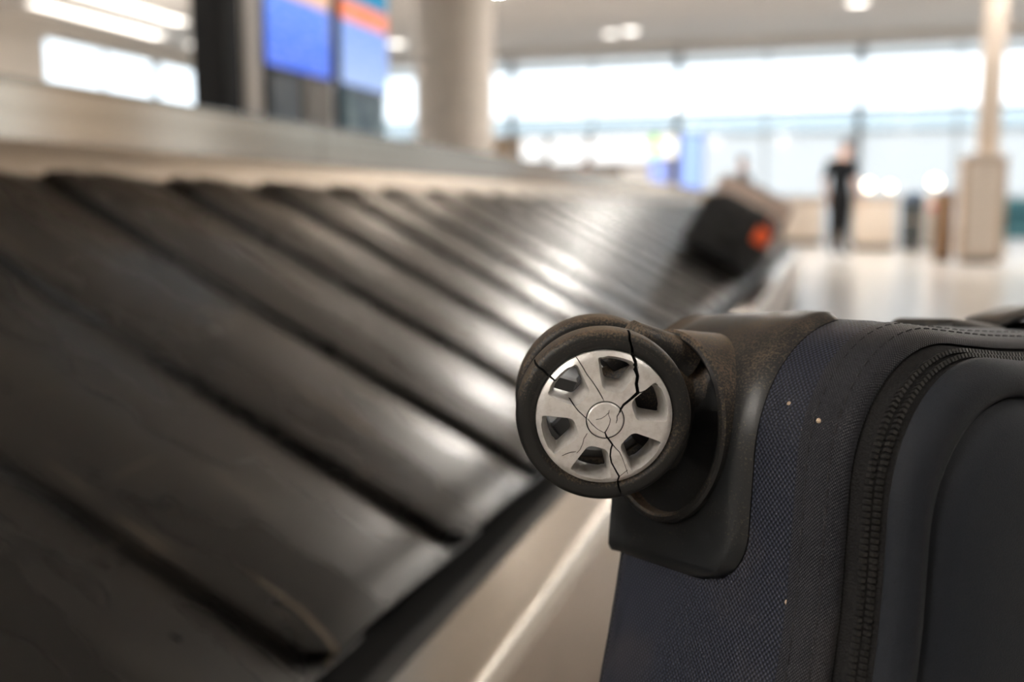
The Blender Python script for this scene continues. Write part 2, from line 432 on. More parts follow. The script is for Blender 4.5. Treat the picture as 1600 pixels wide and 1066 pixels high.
# island: kick strip, wall panels, coping
sweep([(.004, .70), (.004, .742), (-.022, .800), (-.04, .800), (-.02, .742), (-.02, .70)]).build('kick_strip', STEEL_S, carousel, 35)
def panel_piece(p):
    MB().loft([[q + Vector((0, 0, z)) for q in p0] for z, p0 in ((.802, p), (.884, p))], False).build('wall_panel', STEEL_P, carousel)
for k in range(8):
    y0 = YS + .55 + k * 1.38; y1 = min(y0 + 1.376, YE)
    if y0 < YE: MB().box(XI - .034, XI - .022, y0, y1, .800, .884, .0015).build('wall_panel', STEEL_P, carousel)
for k in range(6):
    b0 = PI * k / 6; b1 = PI * (k + 1) / 6 - .003
    lo = []
    for i in range(9):
        b = b0 + (b1 - b0) * i / 8; c, s = math.cos(b), math.sin(b)
        lo.append([(CXI + r * c, YE + r * s, z) for r, z in ((RI - .034, .80), (RI - .022, .80), (RI - .022, .884), (RI - .034, .884))])
    MB().loft(lo, True, True, True).build('wall_panel', STEEL_P, carousel, 30)
sweep([(-.016, .884), (-.016, .8885), (-.020, .891), (-.06, .891), (-.06, .884)]).build('coping', STEEL_P, carousel, 35)
it = MB(); pl = path(-.05); m_ = len(pl)
it.add([p + Vector((0, 0, .885)) for p in pl] + [p + Vector((0, 0, .80)) for p in pl], [tuple(range(m_)), tuple(range(m_, 2 * m_))[::-1]])
it.build('island_top', STEEL_S, carousel)

# plates: local x down the slope (0 inner .. LP outer), y along travel (0 = raised near edge), z normal
SL = math.atan2(.745 - .358, .75); LP = math.hypot(.745 - .358, .75)
def plate_mesh():
    D = 18; ys = [0, .004, .012, .03, .06, .10, .125, .14, .155, .18, .22, .26, .30, .35, .39]
    def zt(y):
        if y < .012: return .0125 + .0015 * math.sin(PI / 2 * y / .012)
        if y < .11: return .0140 + .0018 * math.sin(PI / 2 * (y - .012) / .098)
        if y < .145: return .0158 - .0022 * (y - .11) / .035
        return .0136 - .0115 * ((y - .145) / .15) ** 1.2 if y < .295 else .0021 - .004 * (y - .295) / .095
    top = []; bot = []
    for j, y in enumerate(ys):
        rt = []; rb = []
        for i in range(D + 1):
            u = i / D; x = .012 + (LP - .012) * (u if i < D - 4 else u)
            x = LP * (1 - (1 - u) ** 1.35)
            yy = y
            rc = .035
            if x > LP - rc and y < rc:                       # rounded near outer corner
                dx = (x - (LP - rc)) / rc; lim = rc * (1 - math.sqrt(max(0, 1 - dx * dx)))
                yy = lim + (y / rc) * (rc - lim)
            yy += .018 * (math.cos(PI * (x / LP - .45)) - .4) * -1 * (1 - y / .39)
            z = zt(y) - .010 * max(0, (x - LP + .05) / .05) ** 2 + .004 * math.sin(PI * x / LP)
            rt.append((x, yy, z)); rb.append((x, yy, z - .0085 * max(.3, 1 - y / .3)))
        top.append(rt); bot.append(rb)
    mb = MB(); n = D + 1; m = len(ys)
    vs = [p for r in top for p in r] + [p for r in bot for p in r]; fs = []; o = n * m
    for j in range(m - 1):
        for i in range(D):
            a, b, c, d = j * n + i, j * n + i + 1, (j + 1) * n + i + 1, (j + 1) * n + i
            fs.append((a, b, c, d)); fs.append((a + o, d + o, c + o, b + o))
    for i in range(D):
        fs.append((i, i + o, i + 1 + o, i + 1)); q = (m - 1) * n; fs.append((q + i, q + i + 1, q + i + 1 + o, q + i + o))
    for j in range(m - 1):
        fs.append((j * n, (j + 1) * n, (j + 1) * n + o, j * n + o)); q = D
        fs.append((j * n + q, j * n + q + o, (j + 1) * n + q + o, (j + 1) * n + q))
    mb.add(vs, fs)
    return mb.mesh('conveyor_plate', RUBBER, 35)
PM = plate_mesh()
Mslope = Matrix.Rotation(SL, 4, 'Y')
k = -9
while .614 + .29 * k < YE - .05:
    y = .614 + .29 * k
    link('conveyor_plate', PM, carousel, Matrix.Translation((XI, y, .745)) @ Mslope); k += 1
ylast = .614 + .29 * k
nb = 0
while nb < 15:
    b = nb * .155 + (ylast - YE) / 2.0
    M = Matrix.Translation((CXI, YE, 0)) @ Matrix.Rotation(b, 4, 'Z') @ Matrix.Translation((RI, 0, .745)) @ Mslope
    link('conveyor_plate', PM, carousel, M); nb += 1

# display bank standing on the island --------------------------------
XD = -2.6; ZI = .8865
def post(name, label, y0, y1, m, depth, z1, base=None):
    t = thing(name, label, 'post', (XD, (y0 + y1) / 2, ZI))
    w = (y1 - y0) / 2
    MB().box(-depth, depth, -w, w, .012, z1 - ZI, .006).build('shaft', m, t, 30)
    MB().box(-depth - .05, depth + .05, -w - .008, w + .008, 0, .014, .003).build('base_plate', m, t, 30)
post('square_post', 'tall black square post left of the blue screens', 3.83, 3.98, BLK, .08, 3.6)
post('square_post', 'tall white square post between the black post and the blue screens', 4.06, 4.19, mat('white_post', (.86, .82, .77), .4), .05, 3.4)
post('square_post', 'slim pale post between the two blue screens', 4.875, 4.945, mat('pale_post', (.66, .66, .66), .4), .03, 3.2)
def display(label, y0, y1, z0, z1, m, frame=DARKM):
    t = thing('information_display', label, 'screen', (XD + .06, (y0 + y1) / 2, z0))
    w = (y1 - y0) / 2; h = z1 - z0
    MB().box(-.05, 0, -w, w, 0, h, .004).build('casing', frame, t, 30)
    MB().box(0, .004, -w + .012, w - .012, .012, h - .012).build('screen', m, t)
    MB().box(-.12, -.05, -.06, .06, h * .4, h * .6).build('bracket', DARKM, t)
    return t
display('left blue flight information screen beside the white post', 4.20, 4.85, 1.37, 2.45, screen_mat('screen_left', (.125, .245, .74), (.75, .45, .30), (.09, .17, .72)))
display('right pale blue flight information screen with an orange header band', 4.955, 5.57, 1.37, 2.45, screen_mat('screen_right', (.22, .34, .70), (.85, .25, .13), (.34, .45, .72)))
# panels below the screens
def cabinet(label, y0, y1, z1, m, face):
    t = thing('low_cabinet', label, 'cabinet', (XD + .04, (y0 + y1) / 2, ZI)); w = (y1 - y0) / 2
    MB().box(-.06, .02, -w, w, 0, z1 - ZI, .004).build('body', m, t, 30)
    MB().box(.02, .026, -w + .02, w - .02, .03, z1 - ZI - .02, .001).build('face_panel', face, t)
    return t
cabinet('dark blue cabinet under the left blue screen', 4.215, 4.535, 1.366, DARKM, mat('petrol_panel', (.012, .028, .045), .35))
cabinet('grey cabinet under the left blue screen beside the slim pale post', 4.55, 4.855, 1.366, mat('grey_paint', (.22, .20, .18), .6), mat('grey_panel', (.27, .25, .22), .5))
pt = cabinet('teal poster cabinet under the right blue screen', 4.99, 5.53, 1.366, mat('teal_dark', (.05, .12, .18), .5), mat('teal_poster', (.03, .12, .20), .4, noise=(5, (.30, .50, .60), .45, .62, (1, 1, .5))))

# ================================================================== COLUMNS
t = thing('round_column', 'thick round plaster column rising behind the carousel', 'column', (-5.1, 13.4, 0))
MB().lathe([(.55, .12), (.55, ZC - .02)], 48).build('shaft', CONC, t, 40)
MB().lathe([(.60, 0), (.60, .11), (.58, .12), (.55, .12)], 48).build('base_ring', STEEL_S, t, 40)
MB().lathe([(.57, ZC - .08), (.57, ZC - .002)], 48).build('top_ring', WHITEP, t, 40)
t = thing('square_column', 'slim beige column at the right edge behind a clad kiosk', 'column', (1.99, 15.0, 0))
MB().box(-.13, .13, -.13, .13, .1, ZC - .05, .01).build('shaft', mat('column_beige', (.50, .43, .36), .7), t, 30)
MB().box(-.16, .16, -.16, .16, 0, .1, .005).build('base', STEEL_S, t, 30)
MB().box(-.17, .17, -.17, .17, ZC - .06, ZC - .002, .004).build('cap', WHITEP, t, 30)

# ================================================================== FAR FURNITURE
t = thing('clad_kiosk', 'tall beige kiosk with a pale front panel in front of the slim column', 'kiosk', (1.87, 14.55, 0))
MB().box(-.24, .28, -.28, .26, .06, 1.36, .015).build('body', TAN, t, 30)
MB().box(-.19, .21, -.295, -.28, .10, 1.32, .004).build('front_panel', mat('kiosk_panel', (.62, .55, .48), .5), t, 30)
MB().box(-.20, .24, -.24, .22, 0, .06).build('plinth', DARKM, t)
MB().box(-.26, .30, -.30, .28, 1.36, 1.40, .01).build('top_board', BEIGE, t, 30)
t = thing('brown_cabinet', 'narrow brown wooden cabinet left of the tall beige kiosk', 'cabinet', (1.50, 15.1, 0))
MB().box(-.11, .11, -.2, .2, .05, .95, .01).build('body', mat('brown_wood', (.26, .16, .09), .5, noise=(6, (.20, .12, .065), .4, .6, (1, 1, .1))), t, 30)
MB().box(-.09, .09, -.212, -.2, .08, .90, .003).build('door', mat('brown_wood_door', (.30, .185, .105), .45), t, 30)
MB().box(.05, .065, -.225, -.212, .45, .6, .003).build('handle', STEEL, t)
MB().box(-.10, .10, -.18, .18, 0, .05).build('plinth', DARKM, t)

def counter(label, x0, x1, y, h, body, topm):
    t = thing('service_counter', label, 'counter', ((x0 + x1) / 2, y, 0)); w = (x1 - x0) / 2
    MB().box(-w, w, -.3, .3, .08, h - .04, .01).build('body', body, t, 30)
    MB().box(-w + .03, w - .03, -.26, .26, 0, .08).build('plinth', DARKM, t)
    MB().box(-w - .03, w + .03, -.34, .34, h - .04, h, .01).build('worktop', topm, t, 30)
    npan = max(1, round(2 * w / .6))
    for i in range(npan):
        a = -w + 2 * w * i / npan + .015; b = -w + 2 * w * (i + 1) / npan - .015
        MB().box(a, b, -.312, -.3, .12, h - .08, .004).build('front_panel', topm, t, 30)
    return t
counter('beige service counter with two glowing globe lamps right of the man in black', .40, 1.10, 19.0, .92, TAN, BEIGE)
counter('long tan counter behind the far end of the carousel', -7.6, -4.6, 22.6, 1.15, TAN, BEIGE)
counter('brown counter behind the black suitcase, under the blue totem screen', -4.1, -2.2, 22.2, 1.1, mat('brown_laminate', (.22, .14, .09), .5), TAN)
counter('low beige counter left of the man in black', -1.0, -.15, 21.5, .95, TAN, BEIGE)

def globe_lamp(x, y, z, r, label):
    t = thing('globe_lamp', label, 'lamp', (x, y, z), group='small globe lamps')
    MB().lathe([(.07, 0), (.07, .015), (.015, .025), (.012, .12), (.03, .13)], 20).build('stand', STEEL, t, 40)
    MB().lathe([(r * math.sin(PI * (i + .15) / 10.3), .12 + r + -r * math.cos(PI * (i + .15) / 10.3)) for i in range(11)], 20).build('globe', WARMG, t, 60)
globe_lamp(.62, 18.85, .921, .085, 'bright globe lamp on the beige counter, the one nearer the man in black')
globe_lamp(.98, 18.9, .921, .06, 'dimmer globe lamp on the right end of the beige counter')
globe_lamp(-7.15, 22.45, 1.151, .09, 'warm globe lamp on the long tan counter')
def bin_(x, y, r, h, body, lid, label):
    t = thing('litter_bin', label, 'bin', (x, y, 0))
    MB().lathe([(r * .85, 0), (r * .9, .02), (r, h * .85)], 28).build('body', body, t, 40)
    MB().lathe([(r * 1.04, h * .84), (r * 1.04, h * .9), (r * .7, h), (.02, h * 1.01)], 28).build('lid', lid, t, 40)
    MB().lathe([(r * 1.01, h * .5), (r * 1.02, h * .5), (r * 1.02, h * .54), (r * 1.01, h * .54)], 28).build('band', STEEL_S, t, 40)
bin_(1.36, 18.7, .19, 1.0, mat('dark_bin', (.035, .04, .04), .5), mat('navy_lid', (.03, .06, .11), .4), 'tall dark bin right of the beige counter')
bin_(1.86, 19.2, .21, .82, mat('white_bin', (.60, .64, .64), .4), mat('red_lid', (.62, .05, .07), .4), 'pale bin with a red lid')
globe_lamp(1.86, 20.6, 1.0, .10, 'bright globe lamp standing on a plinth behind the red-lidded bin')
t = thing('display_plinth', 'pale square plinth behind the red-lidded bin', 'plinth', (1.86, 20.6, 0))
MB().box(-.16, .16, -.16, .16, .05, .98, .01).build('body', WHITEP, t, 30)
MB().box(-.14, .14, -.14, .14, 0, .05).build('base', DARKM, t)
MB().box(-.18, .18, -.18, .18, .98, .9995, .004).build('top', WHITEP, t, 30)
# waiting seats at the right edge
def seat(x, y, label):
    t = thing('waiting_seat', label, 'seat', (x, y, 0))
    tm = mat('teal_fabric', (.03, .12, .15), .7)
    MB().box(-.28, .28, -.26, .26, .30, .44, .04).build('seat', tm, t, 40)
    MB().box(-.28, .28, .18, .30, .42, .86, .04).build('backrest', tm, t, 40)
    for sx in (-1, 1):
        MB().box(sx * .29 - .03, sx * .29 + .03, -.24, .28, .44, .62, .02).build('armrest', DARKM, t, 40)
        for sy in (-.2, .2): MB().tube([(sx * .24, sy, 0), (sx * .24, sy, .31)], .018, 10).build('leg', STEEL, t, 40)
seat(2.62, 15.8, 'teal waiting seat at the right edge of the picture')

# signs and light boxes on the service wall
def light_box(x0, x1, z0, z1, label, m, y=25.2):
    t = thing('backlit_panel', label, 'sign', ((x0 + x1) / 2, y, (z0 + z1) / 2), group='backlit panels on the service wall'); w = (x1 - x0) / 2; h = (z1 - z0) / 2
    MB().box(-w, w, -.02, .099, -h, h, .01).build('casing', DARKM, t, 30)
    MB().box(-w + .03, w - .03, -.03, -.019, -h + .03, h - .03).build('face', m, t)
LB = mat('light_box_face', (.9, .9, .9), .4, emit=(.93, .97, 1), estr=.8)
light_box(-7.75, -7.05, 1.95, 2.56, 'small white backlit panel on the service wall, leftmost of three', LB)
light_box(-6.95, -5.98, 1.85, 2.56, 'white backlit panel in the middle of the three on the service wall', LB)
light_box(-5.88, -4.25, 1.85, 2.56, 'widest white backlit panel, rightmost of the three on the service wall', LB)
light_box(-5.1, -4.25, 1.15, 1.78, 'cream panel below the widest white backlit panel', mat('cream_face', (.8, .75, .68), .5, emit=(1, .9, .8), estr=.35))
# totems
def totem(x, y, w, z0, z1, m, label):
    t = thing('totem_screen', label, 'screen', (x, y, 0))
    MB().box(-w / 2, w / 2, -.05, .05, z0, z1, .01).build('casing', DARKM, t, 30)
    MB().box(-w / 2 + .025, w / 2 - .025, -.058, -.05, z0 + .03, z1 - .03).build('face', m, t)
    MB().box(-.05, .05, -.04, .04, .02, z0 + .02).build('pole', STEEL, t)
    MB().box(-w / 2, w / 2, -.2, .2, 0, .02).build('foot', STEEL, t)
totem(-3.25, 24.6, .56, 1.15, 2.52, mat('blue_face', (.1, .2, .6), .4, emit=(.30, .42, .85), estr=.95), 'tall blue totem screen above the black suitcase')
t = thing('green_white_sign', 'green and white square sign left of the blue totem screen', 'sign', (-3.93, 24.6, 0))
MB().box(-.33, .33, -.04, .04, 1.95, 2.5, .01).build('casing', DARKM, t, 30)
MB().box(-.32, -.12, -.05, -.04, 1.97, 2.48).build('green_face', mat('green_face', (.2, .6, .05), .4, emit=(.30, .70, .10), estr=.9), t)
MB().box(-.12, .32, -.05, -.04, 1.97, 2.48).build('white_face', mat('white_face', (.8, .8, .75), .4, emit=(1, .97, .9), estr=.9), t)
MB().box(-.32, .12, -.05, .04, 1.28, 1.90, .005).build('lower_screen', mat('blue_face2', (.1, .2, .6), .4, emit=(.33, .40, .80), estr=.8), t)
MB().box(-.05, .05, .04, .10, .02, 2.4).build('pole', STEEL, t)
MB().box(-.25, .25, -.15, .2, 0, .02).build('foot', STEEL, t)
t = thing('brown_pillar', 'narrow brown wall pillar at the left end of the backlit panels', 'pillar', (-7.98, 24.9, 0))
MB().box(-.18, .18, -.2, .2, .1, 2.55, .01).build('shaft', mat('pillar_brown', (.36, .27, .19), .6), t, 30)
MB().box(-.2, .2, -.22, .22, 0, .1, .005).build('base', DARKM, t, 30)

# ================================================================== PEOPLE
SKIN = mat('skin', (.55, .33, .24), .5); HAIR = mat('dark_hair', (.018, .013, .010), .6)
SHIRT = mat('black_shirt', (.007, .008, .010), .9, spec=.2); TROU = mat('dark_trousers', (.010, .010, .011), .9, spec=.2)
BOOT = mat('grey_brown_boots', (.07, .057, .047), .8); SHOE = mat('black_shoes', (.012, .011, .011), .5)
def person(label, loc, rz, scale=1., head_off=(0, .02), arm_bend=.12, shirt=SHIRT, trou=TROU, boots=BOOT, long_sleeve=False):
    t = thing('person', label, 'person', loc, rz)
    V = []; Rr = []; Ed = []
    def v(p, r, par=None):
        V.append(Vector(p)); Rr.append(r); i = len(V) - 1
        if par is not None: Ed.append((par, i))
        return i
    hx, hy = head_off
    pel = v((0, 0, .96), (.165, .12))
    wa = v((0, .01, 1.10), (.145, .10), pel); ch = v((0, .0, 1.28), (.195, .125), wa); sh = v((0, -.01, 1.40), (.165, .10), ch)
    nk = v((hx * .4, hy * .4, 1.49), (.058, .058), sh); hd0 = v((hx * .7, hy, 1.56), (.075, .085), nk); hd1 = v((hx, hy + .012, 1.645), (.082, .10), hd0); hd2 = v((hx, hy + .005, 1.72), (.062, .075), hd1)
    for s in (-1, 1):
        hp = v((s * .085, 0, .88), (.115, .12), pel); kn = v((s * .082, .015, .50), (.090, .090), hp); cf = v((s * .080, -.015, .34), (.082, .086), kn)
        an = v((s * .085, -.02, .09), (.062, .064), cf); ft = v((s * .10, .07, .04), (.044, .034), an); v((s * .125, .16, .03), (.042, .026), ft)
        so = v((s * .185, -.01, 1.385), (.068, .066), sh); el = v((s * (.235 + .02), -.03, 1.12), (.046, .046), so)
        wr = v((s * .265, arm_bend, .90), (.030, .032), el); pm = v((s * .268, arm_bend + .03, .835), (.022, .040), wr)
        for k, (dy, ln) in enumerate(((-.022, .085), (-.007, .095), (.008, .09), (.022, .075))):
            f1 = v((s * .27, arm_bend + .03 + dy * 1.2, .795), (.010, .010), pm)
            f2 = v((s * .266, arm_bend + .04 + dy * 1.2, .795 - ln * .5), (.0095, .0095), f1); v((s * .256, arm_bend + .045 + dy * 1.1, .795 - ln), (.008, .008), f2)
        th = v((s * .255, arm_bend + .065, .845), (.011, .011), wr); v((s * .25, arm_bend + .085, .80), (.009, .009), th)
    me = bpy.data.meshes.new('body'); me.from_pydata(V, Ed, [])
    o = bpy.data.objects.new('body', me); C.objects.link(o)
    md = o.modifiers.new('skin', 'SKIN'); md.use_smooth_shade = True
    if not me.skin_vertices: bpy.context.view_layer.update()
    for i, sv in enumerate(me.skin_vertices[0].data): sv.radius = Rr[i]; sv.use_root = (i == 0)
    ss = o.modifiers.new('sub', 'SUBSURF'); ss.levels = 2; ss.render_levels = 2
    dg = bpy.context.evaluated_depsgraph_get()
    nm = bpy.data.meshes.new_from_object(o.evaluated_get(dg)); o.modifiers.clear(); o.data = nm
    nm.materials.clear()
    for m in (SKIN, shirt, trou, boots, SHOE): nm.materials.append(m)
    for p in nm.polygons:
        c = p.center; ax = abs(c.x)
        if c.z > 1.455 and ax < .13: k = 0
        elif ax > .195 and c.z < (.90 if long_sleeve else 1.16) and c.z > .6: k = 0
        elif c.z > .93: k = 1
        elif c.z > .36: k = 2
        elif c.z > .10: k = 3
        else: k = 4
        p.material_index = k
    nm.polygons.foreach_set('use_smooth', [True] * len(nm.polygons))
    o.parent = t; o.scale = (scale,) * 3
    # hair cap, ears, nose
    hm = MB(); cz = 1.675
    prof = []
    vs = []; fs = []
    for i in range(9):
        a = PI * .56 * i / 8
        for k in range(20):
            b = 2 * PI * k / 20
            fr = .82 if math.sin(b) > .35 and a > PI * .36 else 1.
            vs.append(Vector((hx + .086 * math.sin(a * fr) * math.cos(b), hy + .004 + .104 * math.sin(a * fr) * math.sin(b), cz - .01 + .10 * math.cos(a * fr))))
    for i in range(8):
        for k in range(20): fs.append((i * 20 + k, i * 20 + (k + 1) % 20, (i + 1) * 20 + (k + 1) % 20, (i + 1) * 20 + k))
    hm.add(vs, fs); h = hm.build('hair', HAIR, t, 60); h.scale = (scale,) * 3
    f = MB(); f.lathe([(.001, 0), (.012, .006), (.009, .028), (.001, .035)], 10, Matrix.Translation((hx, hy + .108, 1.615)))
    for s in (-1, 1): f.lathe([(.001, -.03), (.013, -.018), (.016, .01), (.001, .03)], 10, Matrix.Translation((hx + s * .085, hy, 1.64)))
    q = f.build('nose_and_ears', SKIN, t, 60); q.scale = (scale,) * 3
    e = MB()
    for s in (-1, 1): e.lathe([(.001, -.008), (.010, 0), (.001, .008)], 10, Matrix.Translation((hx + s * .032, hy + .100, 1.648)))
    q = e.build('eyes', mat('eye', (.03, .02, .02), .2), t, 60); q.scale = (scale,) * 3
    mo = MB(); mo.box(hx - .024, hx + .024, hy + .085, hy + .097, 1.572, 1.582, .004); q = mo.build('mouth', mat('lips', (.42, .18, .15), .5), t, 40); q.scale = (scale,) * 3
    return t
person('man in black t-shirt and dark trousers standing upright on the bright floor', (.13, 16.6, 0), R(-25), 1.02, (.055, .04))
person('distant person in a dark top visible above the suitcases on the belt', (-1.66, 20.4, 0), R(80), 1.0, (0, .03), shirt=SHIRT, long_sleeve=True)
person('distant dark-haired person behind the far end of the carousel, before the backlit panels', (-4.9, 20.6, 0), R(150), .98, (0, .03), long_sleeve=True)

# ================================================================== BAGS ON THE BELT
def bag(label, d0, d1, y0, y1, h, body, trim, tagm=None, soft=True):
    """suitcase lying on the sloping plates; local x down the slope, y along travel, z off the belt"""
    M = Matrix.Translation((XI, 0, .745)) @ Mslope @ Matrix.Translation(((d0 + d1) / 2, (y0 + y1) / 2, .0215))
    t = thing('suitcase', label, 'suitcase', M=M)
    w = (d1 - d0) / 2; l = (y1 - y0) / 2
    rd = .05 if soft else .035
    MB().box(-w, w, -l, l, .012, h * .62, rd * .9).build('body', body, t, 60)
    MB().box(-w + .004, w - .004, -l + .004, l - .004, h * .62 - .06, h, rd).build('front_shell', body, t, 60)
    MB().box(-w - .003, w + .003, -l - .003, l + .003, h * .60 - .008, h * .60 + .008, .007).build('zip_band', trim, t, 60)
    MB().box(-w * .72, w * .72, -l * .75, l * .55, h - .012, h + .012, .011).build('pocket', body if soft else trim, t, 60)
    for sx in (-1, 1):
        for sz in (.06, h - .07):
            MB().lathe([(.022, -.012), (.025, -.008), (.025, .008), (.022, .012)], 20, Matrix.Translation((sx * (w - .05), l + .012, sz)) @ Matrix.Rotation(PI / 2, 4, 'Y')).build('wheel', BLACKR, t, 40)
    pts = [(-.07 + .14 * i / 10, -l - .006 - .022 * math.sin(PI * i / 10), h * .45) for i in range(11)]
    MB().tube(pts, .011, 10).build('grab_handle', trim, t, 60)
    pts = [(w + .004 + .022 * math.sin(PI * i / 10), -.08 + .16 * i / 10, h * .42) for i in range(11)]
    MB().tube(pts, .010, 10).build('side_handle', trim, t, 60)
    for sx in (-1, 1):
        MB().box(sx * (w - .028) - .03, sx * (w - .028) + .03, -l - .004, -l + .06, .012, .075, .012).build('corner_guard', trim, t, 60)
    if tagm:
        MB().box(w - .075, w - .005, -l - .012, -l - .004, h - .12, h - .045, .003).build('luggage_tag', tagm, t, 30)
        MB().tube([(w - .04, -l - .006, h - .05), (w - .035, -l - .008, h - .02), (w - .05, -l + .03, h + .002)], .004, 8).build('tag_strap', tagm, t, 60)
    return t
bag('black soft suitcase with an orange tag lying on the sloping belt', .475, .835, 4.62, 5.22, .285,
    mat('black_fabric', (.012, .0125, .013), .75, noise=(300, (.022, .022, .022), .4, .6)), BLACKR, mat('orange_tag', (.90, .12, .02), .5))
bag('beige suitcase on the belt just behind the black soft one', .41, .838, 5.42, 6.02, .372,
    mat('beige_shell', (.68, .54, .46), .45), mat('taupe_trim', (.20, .16, .13), .5), None, False)

# ================================================================== THE NEAR SUITCASE
# local a = into the case from its wheeled end, b = up (its side is on top), c = from back panel to front panel
SM = Matrix(((.6015, .0289, .7984, -.0680), (.7867, .1527, -.5982, .3601), (-.1392, .9879, .0691, .6630), (0, 0, 0, 1)))
loc_, rot_, _s = SM.decompose(); SM = Matrix.LocRotScale(loc_, rot_, None); SMI = SM.inverted()
LA, WB, RC = .66, .44, .045
case = thing('suitcase', 'navy blue fabric suitcase on its side with a cracked wheel, close in front', 'suitcase', M=SM)
NAVY = weave_mat('navy_ballistic_nylon', (.0030, .0040, .0095), (.034, .041, .068), .0019)
NAVYW = weave_mat('navy_tape_weave', (.005, .0055, .009), (.026, .027, .034), .0011)
NAVYP = mat('navy_smooth_fabric', (.0042, .0065, .011), .6, spec=.25, sheen=.03, noise=(2600, (.009, .012, .018), .35, .65), bump=(2600, .3))
NAVYS = mat('navy_seam_tape', (.009, .010, .016), .65, spec=.25, sheen=.05, noise=(1800, (.028, .027, .03), .4, .7), bump=(1800, .4))
ZTAPE = mat('zip_tape', (.005, .005, .006), .7, spec=.2, noise=(1500, (.014, .013, .012), .4, .7), bump=(1500, .5))
PLAST = dusty_mat('black_guard_plastic', (.010, .011, .012), (.19, .14, .095), .36, .60, 1.0, 1300, 1.0)
PLASTD = dusty_mat('gritty_housing_plastic', (.012, .012, .012), (.23, .16, .10), .42, .54, .90, 1300, 1.1)
TYRE = dusty_mat('tyre_rubber', (.010, .010, .0095), (.19, .135, .085), .5, .56, .92, 1300, 1.5)
SILV = mat('silver_rim', (.74, .725, .705), .34, .45, .5, noise=(420, (.60, .575, .545), .45, .72), bump=(900, .12))
CRACK = mat('crack_inside', (.006, .006, .006), .8)

NS, NC, NL = 26, 14, 34                              # samples: short sides, corners, long sides
def rr(inset, rad, c, z_b=0.):
    x0, x1, y1, y0 = inset, LA - inset, -inset, -(WB - inset)
    pts = []
    def seg(p, q, n):
        for i in range(n): pts.append((p[0] + (q[0] - p[0]) * i / n, p[1] + (q[1] - p[1]) * i / n, c))
    def arc(cx, cy, a0, n):
        for i in range(n): a = a0 - PI / 2 * i / n; pts.append((cx + rad * math.cos(a), cy + rad * math.sin(a), c))
    def soft(p):
        x, y, z = p
        f = max(0., min(1., (-y - .085) / .13)); g_ = max(0., min(1., (y + WB) / .12))
        x -= .013 * math.sin(f * PI / 2) ** 1.3 * g_ * max(0., 1 - x / .12)
        f = max(0., min(1., (x - .075) / .14)); g_ = max(0., min(1., (LA - x) / .2))
        y += .0055 * math.sin(f * PI / 2) ** 1.2 * g_ * max(0., 1 + y / .10)
        return (x, y, z)
    seg((x0, y0 + rad), (x0, y1 - rad), NS); arc(x0 + rad, y1 - rad, PI, NC)
    seg((x0 + rad, y1), (x1 - rad, y1), NL); arc(x1 - rad, y1 - rad, PI / 2, NC)
    seg((x1, y1 - rad), (x1, y0 + rad), NS); arc(x1 - rad, y0 + rad, 0, NC)
    seg((x1 - rad, y0), (x0 + rad, y0), NL); arc(x0 + rad, y0 + rad, -PI / 2, NC)
    return [soft(p) for p in pts]
def shell(name, prof, m, cap0=False, cap1=False, smooth=50):
    """prof: (c, inset, corner radius) rings lofted, with a UV map in metres"""
    loops = [rr(i, r, c) for c, i, r in prof]; n = len(loops[0])
    mb = MB().loft(loops, True, cap0, cap1); me = mb.mesh(name, m, smooth)
    base = loops[len(loops) // 2]; u = [0]
    for k in range(n): u.append(u[-1] + (Vector(base[(k + 1) % n]) - Vector(base[k])).length)
    vv = [0]
    for k in range(1, len(prof)): vv.append(vv[-1] + math.hypot(prof[k][0] - prof[k - 1][0], prof[k][1] - prof[k - 1][1]))
    uvl = me.uv_layers.new(name='UVMap')
    for p in me.polygons:
        ids = [me.loops[l].vertex_index for l in p.loop_indices]
        wrap = any(i % n == 0 for i in ids) and any(i % n == n - 1 for i in ids)
        for l, i in zip(p.loop_indices, ids):
            uu = u[i % n] if not (wrap and i % n == 0) else u[n]
            uvl.data[l].uv = (uu, vv[min(i // n, len(vv) - 1)])
    return link(name, me, case)
shell('body', [(0, .012, .040), (.0005, .006, .043), (.004, .001, .045), (.010, 0, .045), (.03, -.0015, .046), (.05, -.002, .046), (.07, -.0015, .046), (.080, -.0005, .045)], NAVY, cap0=True)
shell('seam_tape', [(.0785, .0015, .044), (.0793, -.0012, .046), (.086, -.0004, .046), (.0915, .0012, .046), (.0938, .0028, .046), (.0940, .0048, .046)], NAVYW)
zt = shell('zip_tape', [(.0915, .0048, .046), (.0945, .0058, .046), (.0995, .0080, .046), (.1042, .0104, .046)], ZTAPE)
shell('padded_band', [(.1030, .0108, .046), (.1047, .0086, .046), (.1075, .0086, .046), (.1105, .0108, .046), (.1125, .0140, .046), (.1125, .0175, .046), (.1105, .0200, .046), (.1085, .0205, .046)], NAVYP)
shell('front_panel', [(.1080, .0195, .046), (.1100, .0212, .046), (.1130, .0225, .046), (.1165, .028, .044), (.1200, .040, .042), (.1235, .060, .04), (.126, .09, .035), (.127, .13, .03), (.127, .17, .02)], NAVYP, cap1=True)
# back piping
pp = rr(.0035, .0425, .003)
MB().tube(pp + pp[:1], .0022, 8, up=Vector((0, 0, 1)), cap=False).build('back_piping', NAVYS, case, 60)
